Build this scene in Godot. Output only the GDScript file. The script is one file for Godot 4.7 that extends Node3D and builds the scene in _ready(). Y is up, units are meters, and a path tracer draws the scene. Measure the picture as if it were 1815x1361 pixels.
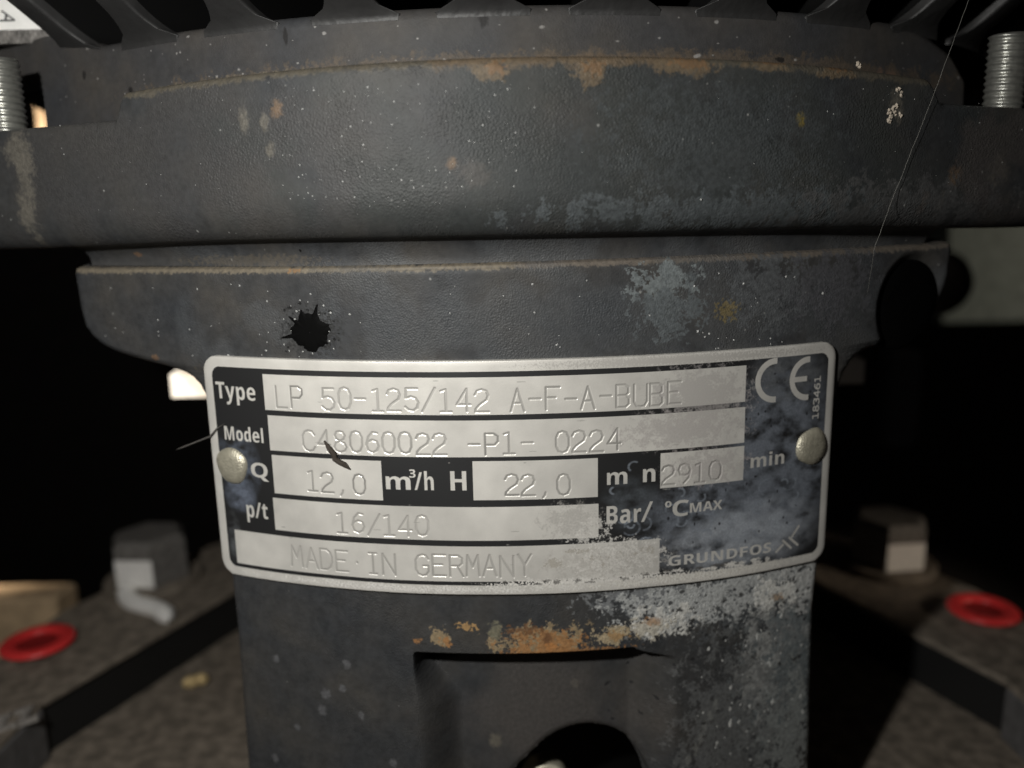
extends Node3D
# A cast pump and motor seen close up. Lengths below are millimetres; MM turns them into metres.
const MM := 0.001
const EYE := Vector3(-1.2, 0.0, 236.0)
const FOC := 1450.0
var rng := RandomNumberGenerator.new()
var noise_bytes: Array = []
var lut := PackedByteArray()
var M := {}

# ------------------------------------------------------------------ camera and light
func _ready() -> void:
	rng.seed = 7
	var cam := Camera3D.new()
	cam.name = "camera"
	cam.position = EYE * MM
	cam.rotation = Vector3(-atan(300.5 / FOC), 0, deg_to_rad(-1.26))
	var lens := CameraAttributesPhysical.new()
	lens.frustum_focal_length = 25.57
	lens.frustum_focus_distance = 0.117
	lens.frustum_near = 0.01
	lens.frustum_far = 10.0
	lens.exposure_aperture = 9.5
	cam.attributes = lens
	cam.fov = 2.0 * rad_to_deg(atan(680.5 / FOC))
	add_child(cam)
	cam.current = true

	var env := Environment.new()
	env.background_mode = Environment.BG_COLOR
	env.background_color = Color(0.011, 0.0095, 0.0085).linear_to_srgb()
	env.tonemap_mode = Environment.TONE_MAPPER_LINEAR
	env.tonemap_exposure = 1.0
	env.sdfgi_enabled = true
	env.ssao_enabled = true
	env.ssil_enabled = true
	var we := WorldEnvironment.new()
	we.name = "environment"
	we.environment = env
	add_child(we)

	var flash := AreaLight3D.new()
	flash.name = "camera_flash"
	flash.area_size = Vector2(0.005, 0.005)
	flash.light_energy = 0.0255
	flash.light_color = Color(1.0, 0.995, 0.975)
	flash.shadow_enabled = true
	add_child(flash)
	flash.look_at_from_position(Vector3(-54, 31, 234) * MM, Vector3(-24, -42, 118) * MM)

	# unseen spots added to brighten single things: the right bolt, the wood on the left, the guard strip and the box on the right
	for q in [[Vector3(300, -20, 150), Vector3(102, -99, 16), 5.0, 0.02], [Vector3(-330, 40, 15), Vector3(-142, 25, -30), 5.0, 0.5], [Vector3(-330, -20, 60), Vector3(-165, -122, -60), 9.0, 0.3], [Vector3(-330, -44, 130), Vector3(-86, -40, 45), 5.0, 0.3], [Vector3(540, -10, -20), Vector3(268, -40, -215), 12.0, 0.02]]:
		var lamp := SpotLight3D.new()
		lamp.name = "added_spot"
		lamp.light_energy = q[3]
		lamp.light_color = Color(1.0, 0.93, 0.84)
		lamp.light_size = 0.012
		lamp.spot_angle = q[2]
		lamp.spot_angle_attenuation = 0.5
		lamp.shadow_enabled = true
		add_child(lamp, true)
		lamp.look_at_from_position(q[0] * MM, q[1] * MM)

	make_noise()
	make_materials()
	build_surroundings()
	build_pump()
	build_debris()

# ------------------------------------------------------------------ geometry helpers
func ray(px: float, py: float) -> Vector3:
	var a := deg_to_rad(1.26)
	var p := atan(300.5 / FOC)
	var x := px - 907.5
	var y := py - 680.5
	var x0 := (x * cos(a) - y * sin(a)) / FOC
	var y0 := -(x * sin(a) + y * cos(a)) / FOC
	return Vector3(x0, y0 * cos(p) - sin(p), -cos(p) - y0 * sin(p))

func at(px: float, py: float, d: float) -> Vector3:   # a point at distance d (mm)
	return EYE + ray(px, py).normalized() * d

func on_level(px: float, py: float, y: float) -> Vector3:
	var v := ray(px, py)
	return EYE + v * ((y - EYE.y) / v.y)

func plan(s: float, r: float, ph: float, n := 0.0) -> Vector2:   # a plan curve: an arc that runs on straight
	var a := clampf(s / r, -ph, ph)
	var e := s - a * r
	return Vector2((r + n) * sin(a) + e * cos(a), (r + n) * cos(a) - e * sin(a))

func wall_point(s: float, y: float, r: float, ph: float, n := 0.0) -> Vector3:
	var q := plan(s, r, ph, n)
	return Vector3(q.x, y, q.y)

func wall_normal(s: float, r: float, ph: float) -> Vector3:
	var a := clampf(s / r, -ph, ph)
	return Vector3(sin(a), 0, cos(a))

func hit(px: float, py: float, r: float, ph: float) -> Vector2:   # (s, y) of the wall that a pixel of the photograph shows
	var v := ray(px, py)
	var lo := -150.0
	var hi := 150.0
	for i in 40:
		var m := (lo + hi) / 2.0
		var q := plan(m, r, ph)
		if (q.x - EYE.x) * v.z - (q.y - EYE.z) * v.x < 0.0:
			hi = m
		else:
			lo = m
	var q2 := plan(lo, r, ph)
	return Vector2(lo, EYE.y + (q2.y - EYE.z) / v.z * v.y)

func table(t: Array, x: float) -> float:   # pairs with falling x
	var n := t.size()
	if x >= t[0][0]:
		return t[0][1]
	for i in n - 1:
		if x >= t[i + 1][0]:
			return lerpf(t[i + 1][1], t[i][1], (x - t[i + 1][0]) / (t[i][0] - t[i + 1][0]))
	return t[n - 1][1]

func grid(nu: int, nv: int, pos: PackedVector3Array, uv: PackedVector2Array, drop := PackedByteArray()) -> ArrayMesh:
	# nu columns, nv rows; columns run to the right and rows run down as seen from outside
	var nor := PackedVector3Array()
	nor.resize(nu * nv)
	for j in nv:
		var ja := maxi(j - 1, 0) * nu
		var jb := mini(j + 1, nv - 1) * nu
		for i in nu:
			var du := pos[j * nu + mini(i + 1, nu - 1)] - pos[j * nu + maxi(i - 1, 0)]
			var dv := pos[jb + i] - pos[ja + i]
			nor[j * nu + i] = dv.cross(du).normalized()
	var idx := PackedInt32Array()
	for j in nv - 1:
		for i in nu - 1:
			var a := j * nu + i
			if drop.size() and (drop[a] or drop[a + 1] or drop[a + nu] or drop[a + nu + 1]):
				continue
			idx.append_array([a, a + 1, a + nu, a + 1, a + nu + 1, a + nu])
	var scaled := PackedVector3Array()
	scaled.resize(pos.size())
	for i in pos.size():
		scaled[i] = pos[i] * MM
	var arr := []
	arr.resize(Mesh.ARRAY_MAX)
	arr[Mesh.ARRAY_VERTEX] = scaled
	arr[Mesh.ARRAY_NORMAL] = nor
	arr[Mesh.ARRAY_TEX_UV] = uv
	arr[Mesh.ARRAY_INDEX] = idx
	var m := ArrayMesh.new()
	m.add_surface_from_arrays(Mesh.PRIMITIVE_TRIANGLES, arr)
	return m

func lathe(prof: Array, seg: int, wob := 0.0) -> ArrayMesh:   # profile of (radius, height), top first
	var pos := PackedVector3Array()
	var uv := PackedVector2Array()
	for j in prof.size():
		for i in seg + 1:
			var a := TAU * i / seg
			var r: float = prof[j].x * (1.0 + wob * sin(a * 3.0 + 1.0) + wob * 0.6 * sin(a * 5.0))
			pos.append(Vector3(sin(a) * r, prof[j].y, cos(a) * r))
			uv.append(Vector2(float(i) / seg, float(j) / maxf(1.0, prof.size() - 1)))
	return grid(seg + 1, prof.size(), pos, uv)

func tube(path: Array, r: float, seg := 8) -> ArrayMesh:
	var pos := PackedVector3Array()
	var uv := PackedVector2Array()
	var n := path.size()
	for j in n:
		var d: Vector3 = (path[mini(j + 1, n - 1)] - path[maxi(j - 1, 0)]).normalized()
		var a := d.cross(Vector3(0.13, 0.2, 0.97)).normalized()
		var b := d.cross(a)
		var rr := r * (0.25 if (j == 0 or j == n - 1) and n > 3 else 1.0)
		for i in seg + 1:
			var t := TAU * i / seg
			pos.append(path[j] + (a * cos(t) + b * sin(t)) * rr)
			uv.append(Vector2(float(i) / seg, float(j) / n))
	return grid(seg + 1, n, pos, uv)

func tri(st: SurfaceTool, a: Vector3, b: Vector3, c: Vector3, inside: Vector3) -> void:
	var n := (c - a).cross(b - a).normalized()
	if n.dot((a + b + c) / 3.0 - inside) < 0.0:
		var t := b
		b = c
		c = t
		n = -n
	for p in [a, b, c]:
		st.set_normal(n)
		st.set_uv(Vector2(p.x, p.z) * 0.01)
		st.add_vertex(p * MM)

func prism(poly: PackedVector2Array, y0: float, y1: float, bev := 0.6) -> ArrayMesh:   # polygon in (x, z), chamfered top edge
	var st := SurfaceTool.new()
	st.begin(Mesh.PRIMITIVE_TRIANGLES)
	var mid := Vector2.ZERO
	for p in poly:
		mid += p / poly.size()
	var n := poly.size()
	var inner := PackedVector2Array()
	for i in n:
		var e0 := (poly[i] - poly[(i + n - 1) % n]).normalized()
		var e1 := (poly[(i + 1) % n] - poly[i]).normalized()
		var nn := (Vector2(-e0.y, e0.x) + Vector2(-e1.y, e1.x))
		nn = nn / maxf(0.5, nn.length_squared() / 2.0)
		var q := poly[i] + nn * bev
		var q2 := poly[i] - nn * bev
		inner.append(q if q.distance_to(mid) < q2.distance_to(mid) else q2)
	var core := Vector3(mid.x, (y0 + y1) / 2.0, mid.y)
	for i in n:
		var a := poly[i]
		var b := poly[(i + 1) % n]
		var c := inner[i]
		var d := inner[(i + 1) % n]
		var w := (Vector3(a.x, 0, a.y) + Vector3(b.x, 0, b.y)) / 2.0
		var ins := Vector3(lerpf(w.x, mid.x, 0.02), y0 - 1.0, lerpf(w.z, mid.y, 0.02))
		var ins2 := Vector3(ins.x, (y0 + y1) / 2.0, ins.z)
		tri(st, Vector3(a.x, y0, a.y), Vector3(b.x, y0, b.y), Vector3(a.x, y1 - bev, a.y), ins2)
		tri(st, Vector3(b.x, y0, b.y), Vector3(b.x, y1 - bev, b.y), Vector3(a.x, y1 - bev, a.y), ins2)
		tri(st, Vector3(a.x, y1 - bev, a.y), Vector3(b.x, y1 - bev, b.y), Vector3(c.x, y1, c.y), ins)
		tri(st, Vector3(b.x, y1 - bev, b.y), Vector3(d.x, y1, d.y), Vector3(c.x, y1, c.y), ins)
	for lid in [[inner, y1], [poly, y0]]:
		var ix := Geometry2D.triangulate_polygon(lid[0])
		for k in range(0, ix.size(), 3):
			var v := []
			for m in 3:
				v.append(Vector3(lid[0][ix[k + m]].x, lid[1], lid[0][ix[k + m]].y))
			tri(st, v[0], v[1], v[2], Vector3(v[0].x, core.y, v[0].z))
	return st.commit()

func put(called: String, mesh: Mesh, mat: Material, parent: Node = self) -> MeshInstance3D:
	var o := MeshInstance3D.new()
	o.name = numbered(called, parent)
	o.mesh = mesh
	o.material_override = mat
	parent.add_child(o, true)
	return o

func numbered(called: String, parent: Node) -> String:
	if not parent.has_node(called):
		return called
	var k := 1
	while parent.has_node("%s_%03d" % [called, k]):
		k += 1
	return "%s_%03d" % [called, k]

func tag(o: Node, label: String, category: String, group := "") -> Node:
	o.set_meta("label", label)
	o.set_meta("category", category)
	if group:
		o.set_meta("group", group)
	return o

# ------------------------------------------------------------------ textures
func make_noise() -> void:
	var sets := [[0.008, 5], [0.03, 5], [0.11, 4], [0.3, 2]]
	for k in sets.size():
		var n := FastNoiseLite.new()
		n.seed = 11 + k * 7
		n.noise_type = FastNoiseLite.TYPE_SIMPLEX_SMOOTH
		n.frequency = sets[k][0]
		n.fractal_octaves = sets[k][1]
		var im := n.get_seamless_image(512, 512)
		im.convert(Image.FORMAT_L8)
		noise_bytes.append(im.get_data())
	lut.resize(4097)
	for i in 4097:
		lut[i] = int(clampf(Color(i / 4096.0, 0, 0).linear_to_srgb().r * 255.0 + 0.5, 0, 255))

class Sheet:   # a picture of a surface laid out in millimetres
	var w: int
	var h: int
	var s0: float
	var s1: float
	var y0: float
	var y1: float
	var r := PackedFloat32Array()
	var g := PackedFloat32Array()
	var b := PackedFloat32Array()
	var z := PackedFloat32Array()   # relief, 0..1
	var nb: Array
	func _init(width: int, height: int, a: float, c: float, d: float, e: float, noises: Array) -> void:
		w = width
		h = height
		s0 = a
		s1 = c
		y0 = d
		y1 = e
		nb = noises
		for p in [r, g, b, z]:
			p.resize(w * h)
		r.resize(w * h)
		g.resize(w * h)
		b.resize(w * h)
		z.resize(w * h)
	func col(s: float) -> int:
		return int((s - s0) / (s1 - s0) * w)
	func row(y: float) -> int:
		return int((y1 - y) / (y1 - y0) * h)
	func base(c: Color, mottle: float, grain: float) -> void:
		var n0: PackedByteArray = nb[0]
		var n1: PackedByteArray = nb[1]
		var n2: PackedByteArray = nb[2]
		var n3: PackedByteArray = nb[3]
		for j in h:
			for i in w:
				var k := j * w + i
				var q := (j & 511) * 512 + (i & 511)
				var q2 := ((j * 3 / 4 + 91) & 511) * 512 + ((i * 3 / 4 + 33) & 511)
				var a := n0[q2] / 255.0 - 0.5
				var t := n1[q] / 255.0 - 0.5
				var f := n2[q2] / 255.0 - 0.5
				var v := 1.0 + mottle * (a * 0.7 + t * 0.6) + grain * f
				r[k] = c.r * v * (1.0 + 0.14 * a)
				g[k] = c.g * v
				b[k] = c.b * v * (1.0 - 0.2 * a)
				var amp := clampf(0.75 + 2.2 * (n0[q] / 255.0 - 0.45), 0.12, 1.6)
				z[k] = 0.5 + 0.12 * t + amp * 0.13 * f + amp * 0.42 * (n3[q] / 255.0 - 0.5)
	func stain(s: float, y: float, rs: float, ry: float, c: Color, strength: float, layer := 1, rag := 1.6, soft := 0.12, lift := 0.0, off := 0) -> void:
		var n: PackedByteArray = nb[mini(layer, 2)]
		var n3: PackedByteArray = nb[3]
		var n1: PackedByteArray = nb[1]
		var n2: PackedByteArray = nb[2]
		for j in range(maxi(row(y + ry * 1.3), 0), mini(row(y - ry * 1.3) + 1, h)):
			var yy := y1 - (j + 0.5) / h * (y1 - y0)
			for i in range(maxi(col(s - rs * 1.3), 0), mini(col(s + rs * 1.3) + 1, w)):
				var ss := s0 + (i + 0.5) / w * (s1 - s0)
				var d := sqrt(((ss - s) / rs) ** 2 + ((yy - y) / ry) ** 2)
				if d > 1.3:
					continue
				var q := ((j + off) & 511) * 512 + ((i + off * 3) & 511)
				var q4 := ((j + off * 7 + 200) & 511) * 512 + ((i + off + 77) & 511)
				var nv := n[q] / 255.0
				if layer == 4:
					nv = (n1[q4] * 0.5 + n[q] * 0.36 + n3[q] * 0.14) / 255.0
				var m := (1.0 - d) + (nv - 0.5) * rag
				m = smoothstep(0.3 - soft, 0.3 + soft, m) * strength * clampf((1.3 - d) * 4.0, 0.0, 1.0)
				if m <= 0.0:
					continue
				var k := j * w + i
				var v := 0.75 + 0.5 * n2[q] / 255.0
				if layer == 4:
					v = 0.45 + 0.75 * n2[q4] / 255.0 + 0.35 * n3[q] / 255.0
				r[k] = lerpf(r[k], c.r * v, m)
				g[k] = lerpf(g[k], c.g * v, m)
				b[k] = lerpf(b[k], c.b * v, m)
				z[k] += m * lift
	func picture(lut: PackedByteArray) -> ImageTexture:
		var d := PackedByteArray()
		d.resize(w * h * 3)
		for k in w * h:
			d[k * 3] = lut[int(clampf(r[k], 0, 1) * 4096)]
			d[k * 3 + 1] = lut[int(clampf(g[k], 0, 1) * 4096)]
			d[k * 3 + 2] = lut[int(clampf(b[k], 0, 1) * 4096)]
		return ImageTexture.create_from_image(Image.create_from_data(w, h, false, Image.FORMAT_RGB8, d))
	func relief() -> ImageTexture:
		var d := PackedByteArray()
		d.resize(w * h)
		for k in w * h:
			d[k] = int(clampf(z[k] * 160.0, 0, 255))
		return ImageTexture.create_from_image(Image.create_from_data(w, h, false, Image.FORMAT_L8, d))
	func uv(s: float, y: float) -> Vector2:
		return Vector2((s - s0) / (s1 - s0), (y1 - y) / (y1 - y0))

func skin(sh: Sheet, rough: float, depth_mm: float) -> StandardMaterial3D:
	var m := StandardMaterial3D.new()
	m.albedo_texture = sh.picture(lut)
	m.roughness = rough
	m.metallic_specular = 0.35
	m.heightmap_enabled = true
	m.heightmap_texture = sh.relief()
	m.heightmap_scale = depth_mm * 0.1
	m.texture_repeat = false
	return m

func plain(c: Color, rough: float, metal := 0.0) -> StandardMaterial3D:
	var m := StandardMaterial3D.new()
	m.albedo_color = c.linear_to_srgb()
	m.roughness = rough
	m.metallic = metal
	return m

func dirty(c: Color, spread: float, cell_mm: float, rough: float, metal := 0.0, bump := 0.15, sd := 1) -> StandardMaterial3D:   # mottled, with relief, seamless in space
	var n := FastNoiseLite.new()
	n.seed = sd
	n.frequency = 0.02
	n.fractal_octaves = 5
	var tex := NoiseTexture2D.new()
	tex.width = 256
	tex.height = 256
	tex.seamless = true
	tex.noise = n
	var ramp := Gradient.new()
	ramp.set_color(0, (c * (1.0 - spread)).linear_to_srgb())
	ramp.set_color(1, (c * (1.0 + spread)).linear_to_srgb())
	tex.color_ramp = ramp
	var hm := NoiseTexture2D.new()
	hm.width = 256
	hm.height = 256
	hm.seamless = true
	var n2 := n.duplicate()
	n2.frequency = 0.06
	hm.noise = n2
	var m := StandardMaterial3D.new()
	m.albedo_texture = tex
	m.roughness = rough
	m.metallic = metal
	m.heightmap_enabled = true
	m.heightmap_texture = hm
	m.heightmap_scale = bump * 0.1
	m.uv1_triplanar = true
	m.uv1_world_triplanar = true
	m.uv1_scale = Vector3.ONE * (1000.0 / cell_mm)
	return m

func make_materials() -> void:
	M.black = plain(Color(0.004, 0.004, 0.004), 0.7)
	M.lip_shade = plain(Color(0.002, 0.002, 0.002), 0.9)
	M.lip_shade.metallic_specular = 0.1
	M.black.metallic_specular = 0.2
	M.side_shade = plain(Color(0.006, 0.006, 0.006), 0.6)
	M.paint = dirty(Color(0.05, 0.049, 0.05), 0.25, 22.0, 0.5, 0.0, 0.12, 4)
	M.fin = dirty(Color(0.025, 0.0245, 0.0245), 0.25, 30.0, 0.55, 0.0, 0.1, 5)
	M.pad = dirty(Color(0.1, 0.096, 0.096), 0.3, 30.0, 0.6, 0.0, 0.1, 17)
	M.letters = dirty(Color(0.26, 0.24, 0.22), 0.5, 5.0, 0.6, 0.0, 0.1, 18)
	M.stud = dirty(Color(0.5, 0.5, 0.46), 0.3, 6.0, 0.35, 0.85, 0.03, 6)
	M.rivet = dirty(Color(0.46, 0.43, 0.34), 0.25, 7.0, 0.45, 0.55, 0.08, 7)
	M.cast = dirty(Color(0.165, 0.137, 0.108), 0.5, 26.0, 0.75, 0.0, 0.2, 8)
	M.bolt = dirty(Color(0.16, 0.15, 0.14), 0.5, 12.0, 0.5, 0.2, 0.1, 9)
	M.bright = dirty(Color(0.85, 0.83, 0.8), 0.1, 12.0, 0.4, 0.2, 0.05, 10)
	M.red = plain(Color(0.62, 0.035, 0.035), 0.38)
	M.tan = dirty(Color(0.5, 0.36, 0.22), 0.25, 40.0, 0.8, 0.0, 0.1, 12)
	M.white = dirty(Color(0.88, 0.87, 0.84), 0.08, 20.0, 0.5, 0.0, 0.03, 13)
	M.pale = dirty(Color(0.34, 0.41, 0.39), 0.3, 40.0, 0.6, 0.0, 0.05, 14)
	M.dark = dirty(Color(0.009, 0.007, 0.006), 0.4, 90.0, 0.8, 0.0, 0.2, 15)

# ------------------------------------------------------------------ the pump
const LIP_R := 120.0
var LIP_PH := deg_to_rad(25.0)
const FL_R := 126.0
var FL_PH := deg_to_rad(24.0)
var left_edge := [[-7.0, -79.2], [-14.0, -78.8], [-17.0, -78.2], [-18.6, -77.0], [-20.0, -75.2], [-21.0, -72.8], [-21.7, -70.0], [-22.5, -65.5], [-23.1, -61.0], [-23.7, -57.6], [-24.4, -55.4], [-25.6, -53.6], [-27.0, -52.6], [-28.9, -52.0], [-41.0, -51.0], [-55.0, -50.7], [-66.0, -50.5], [-106.0, -51.4]]
var right_edge := [[-7.0, 77.6], [-14.0, 76.9], [-17.5, 76.2], [-19.5, 75.0], [-20.5, 73.4], [-21.2, 70.5], [-21.8, 66.0], [-22.5, 61.1], [-23.2, 58.2], [-24.2, 56.2], [-26.0, 54.6], [-28.5, 53.4], [-35.0, 52.2], [-44.0, 51.7], [-58.0, 51.3], [-65.0, 50.8], [-79.0, 51.2], [-106.0, 52.4]]

func hole_field(s: float, y: float) -> float:   # below zero inside the hole, mm
	var a := Vector2(10.2, -95.2)
	var b := Vector2(-2.0, -107.4)
	var p := Vector2(s, y)
	var h := clampf((p - a).dot(b - a) / (b - a).length_squared(), 0.0, 1.0)
	return p.distance_to(a.lerp(b, h)) - 11.5

func recess(s: float, y: float) -> float:   # how far the pedestal front lies back here, mm
	if y > -66.6:
		return 0.0
	var top := -67.2 + 0.004 * s
	var v := smoothstep(-17.7, lerpf(-16.7, -11.0, smoothstep(-69.0, -78.0, y)), s) * smoothstep(top + 0.25, top - 0.25, y)
	var pocket := 7.0 * (1.0 - smoothstep(0.2, 1.0, Vector2((s + 17.5) / 9.0, (y + 67.0) / 5.0).length()))
	pocket = maxf(pocket, 5.5 * (1.0 - smoothstep(0.4, 3.0, top - y)))
	return (5.8 + pocket) * v * (1.0 - smoothstep(14.5 + 3.0 * smoothstep(-67.0, -70.0, y), 17.5 + 7.0 * smoothstep(-67.0, -70.0, y), s))

func pocket(s: float, y: float) -> float:   # a round hollow added for the shade at the right end of the lip, mm deep
	if s < 55.0 or y < -30.0:
		return 0.0
	return 2.4 * (1.0 - smoothstep(0.62, 1.06, Vector2(s - 68.4, (y + 16.3) * 0.98).length() / 8.6))

func build_pump() -> void:
	var pump := Node3D.new()
	pump.name = "pump"
	pump.position = Vector3(0, -115, 0) * MM
	add_child(pump)
	tag(pump, "dark grey cast pump with riveted metal nameplate, rusty flange and finned motor above", "pump")
	build_pedestal(pump)
	build_flange(pump)
	build_motor(pump)
	build_nameplate(pump)
	build_base(pump)
	for c in pump.get_children():
		c.position -= pump.position

func build_pedestal(pump: Node3D) -> void:
	var sh := Sheet.new(1640, 1000, -84.0, 80.0, -107.0, -5.0, noise_bytes)
	sh.base(Color(0.041, 0.0408, 0.0412), 0.6, 0.3)
	var lime := Color(0.34, 0.345, 0.34)
	var dull := Color(0.075, 0.08, 0.085)
	# dusty ledge along the top of the lip
	for k in 60:
		var s := -78.0 + k * 2.65
		sh.stain(s, -6.9 - rng.randf() * 0.2, 2.6, 0.75, Color(0.16, 0.135, 0.1) if s < 0.0 else Color(0.13, 0.11, 0.09), 0.75, 2, 0.9, 0.25, 0.05, k * 17)
	sh.stain(-33, -7.2, 1.5, 0.5, Color(0.2, 0.12, 0.06), 0.8, 2)
	# greenish and bluish bloom over the lip, then limescale
	sh.stain(20, -16, 70, 12, dull, 0.35, 0, 2.0, 0.3)
	sh.stain(21, -10, 6.0, 3.4, Color(0.14, 0.155, 0.158), 0.9, 4, 2.8000000000000003, 0.08, 0.06, 40)
	sh.stain(22, -14, 6.5, 5.0, Color(0.09, 0.1, 0.105), 0.8, 4, 3.0, 0.1, 0.05, 90)
	sh.stain(38, -12, 9.0, 7.0, Color(0.08, 0.084, 0.088), 0.8, 4, 3.0, 0.12, 0.03, 140)
	sh.stain(50, -12, 10.0, 7.0, Color(0.07, 0.07, 0.076), 0.8, 4, 2.8000000000000003, 0.15, 0.02, 190)
	sh.stain(31, -14.6, 2.2, 1.8, Color(0.16, 0.12, 0.045), 0.6, 2, 1.6, 0.2)
	# right side below the plate
	sh.stain(36, -59, 24, 9.0, dull, 0.85, 4, 2.4, 0.25, 0.03, 20)
	sh.stain(22, -58.4, 15, 3.4, Color(0.17, 0.175, 0.18), 0.85, 4, 2.8, 0.16, 0.1, 31)
	sh.stain(26, -60.5, 14, 5.0, lime, 0.95, 4, 3.0, 0.1, 0.2, 60)
	sh.stain(38, -58.5, 15, 6.5, lime, 0.9, 4, 3.2, 0.1, 0.2, 111)
	sh.stain(22, -63.0, 7, 3.0, Color(0.5, 0.49, 0.46), 0.95, 4, 2.6, 0.08, 0.25, 91)
	sh.stain(42, -61.5, 5.6, 4.2, Color(0.52, 0.51, 0.48), 0.95, 4, 2.6, 0.08, 0.3, 75)
	sh.stain(42.2, -62.0, 1.5, 1.1, Color(0.3, 0.19, 0.1), 0.8, 2, 1.0, 0.2)
	sh.stain(48, -60, 5.0, 9.0, Color(0.4, 0.4, 0.39), 0.85, 4, 3.2, 0.08, 0.25, 200)
	sh.stain(45, -69, 9, 7, Color(0.18, 0.185, 0.185), 0.8, 4, 3.0, 0.12, 0.15, 215)
	sh.stain(44, -76, 10, 14, Color(0.115, 0.13, 0.135), 0.8, 4, 2.8, 0.2, 0.06, 230)
	sh.stain(39, -74, 4.0, 12, Color(0.26, 0.26, 0.25), 0.75, 4, 3.2, 0.08, 0.2, 260)
	sh.stain(46, -88, 9, 16, Color(0.19, 0.2, 0.195), 0.85, 4, 3.2, 0.12, 0.15, 300)
	sh.stain(34, -86, 12, 22, Color(0.11, 0.112, 0.112), 0.7, 4, 2.8, 0.18, 0.08, 330)
	for k in 9:
		sh.stain(31.0 - k * 0.9 + rng.randf() * 0.5, -79.0 - k * 1.9, 0.6, 1.5, Color(0.17, 0.17, 0.16), 0.55, 2, 0.9, 0.2, 0.1, k * 31)
	# rust above the recess
	var rust := Color(0.29, 0.145, 0.058)
	var ochre := Color(0.25, 0.19, 0.115)
	var deep := Color(0.12, 0.06, 0.03)
	sh.stain(2.5, -64.6, 9.0, 3.2, ochre, 0.95, 4, 2.4, 0.12, 0.2, 44)
	sh.stain(3.0, -65.2, 7.5, 2.6, rust, 0.85, 4, 2.8, 0.14, 0.15, 77)
	sh.stain(0.0, -63.2, 4.0, 1.4, deep, 0.8, 4, 2.6, 0.12, -0.05, 9)
	sh.stain(3.4, -64.4, 1.0, 1.4, Color(0.14, 0.07, 0.035), 0.9, 2, 0.8, 0.2)
	sh.stain(3.9, -66.0, 1.4, 1.0, Color(0.36, 0.16, 0.055), 0.8, 2, 1.2, 0.2)
	sh.stain(14.0, -64.6, 4.2, 1.8, Color(0.36, 0.29, 0.19), 0.95, 4, 2.2, 0.1, 0.2, 23)
	sh.stain(14.4, -64.6, 2.2, 1.1, Color(0.3, 0.18, 0.08), 0.8, 4, 2.2, 0.2)
	sh.stain(19.5, -63.9, 4.5, 2.2, Color(0.42, 0.39, 0.33), 0.95, 4, 2.8, 0.08, 0.25, 57)
	sh.stain(20.0, -62.8, 2.4, 1.0, rust, 0.6, 4, 2.4, 0.2)
	sh.stain(6.0, -66.7, 11.0, 0.6, rust, 0.8, 2, 1.7, 0.2, 0.1, 5)
	sh.stain(-13.2, -64.0, 2.2, 1.9, ochre, 0.9, 4, 2.4, 0.14, 0.15, 13)
	sh.stain(-12.4, -64.9, 1.2, 1.0, rust, 0.85, 2, 1.6, 0.2)
	sh.stain(-16.9, -64.9, 0.8, 0.6, rust, 0.8, 2, 1.3, 0.2)
	sh.stain(-9.0, -62.3, 1.8, 0.9, Color(0.32, 0.2, 0.09), 0.9, 2, 1.9, 0.15, 0.12, 66)
	sh.stain(-4.8, -63.3, 1.3, 2.0, Color(0.15, 0.14, 0.1), 0.9, 4, 2.2, 0.15, 0.1, 3)
	# pale drips and dots
	for q in [[-33, -76, 1.1], [-34, -79, 1.0], [-42, -71, 0.8], [-39, -83, 0.7], [-22, -87, 0.8], [8.5, -76.0, 1.0], [-5.5, -86, 1.5], [-29, -70, 0.9], [-27, -79, 0.7], [-30, -74.5, 0.8], [-44, -90, 0.9], [-25, -92, 1.0]]:
		sh.stain(q[0], q[1], q[2], q[2] * 1.2, Color(0.15, 0.135, 0.105) if q[0] > -20 else Color(0.1, 0.1, 0.105), 0.8, 2, 0.6, 0.3, 0.1)
	for k in 130:
		var rr := 0.1 + 0.22 * rng.randf() ** 3
		sh.stain(rng.randf_range(-78, 76), rng.randf_range(-104, -8), rr, rr, Color(0.22, 0.22, 0.21), 0.85, 2, 0.5, 0.3, 0.3, k)
	sh.stain(4, -82, 20, 15, Color(0.068, 0.062, 0.058), 0.8, 0, 0.8, 0.4)
	for k in 150:
		var rr := 0.15 + 0.45 * rng.randf() ** 2
		sh.stain(rng.randf_range(14, 52), rng.randf_range(-66, -57) if k < 90 else rng.randf_range(-98, -62), rr * 1.2, rr, Color(0.016, 0.016, 0.017), 0.85, 2, 1.4, 0.15, -0.25, k * 7)
	for k in 90:
		var rr := 0.12 + 0.4 * rng.randf() ** 3
		sh.stain(rng.randf_range(28, 52), rng.randf_range(-100, -57), rr, rr * 1.5, Color(0.5, 0.5, 0.48), 0.8, 2, 1.2, 0.2, 0.25, k * 7)
	for k in 26:
		var a := rng.randf() * TAU
		var rr := rng.randf_range(3.0, 5.5)
		sh.stain(-31.2 + cos(a) * rr, -16.4 + sin(a) * rr, rng.randf_range(0.15, 0.5), rng.randf_range(0.12, 0.35), Color(0.004, 0.004, 0.004), 0.95, 2, 1.0, 0.15, -0.1, k * 5)
	# dark line under the plate, smear round the old splash
	sh.stain(-31.2, -16.2, 5.6, 4.2, Color(0.02, 0.02, 0.02), 0.8, 2, 1.5, 0.2)
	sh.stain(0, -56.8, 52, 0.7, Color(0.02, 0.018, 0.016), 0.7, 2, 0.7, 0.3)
	sh.stain(-40, -23, 14, 1.2, Color(0.09, 0.075, 0.055), 0.4, 2, 1.4, 0.3)
	sh.stain(-61.5, -21.5, 1.0, 0.7, Color(0.13, 0.08, 0.05), 0.8, 2, 1.0)
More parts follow.
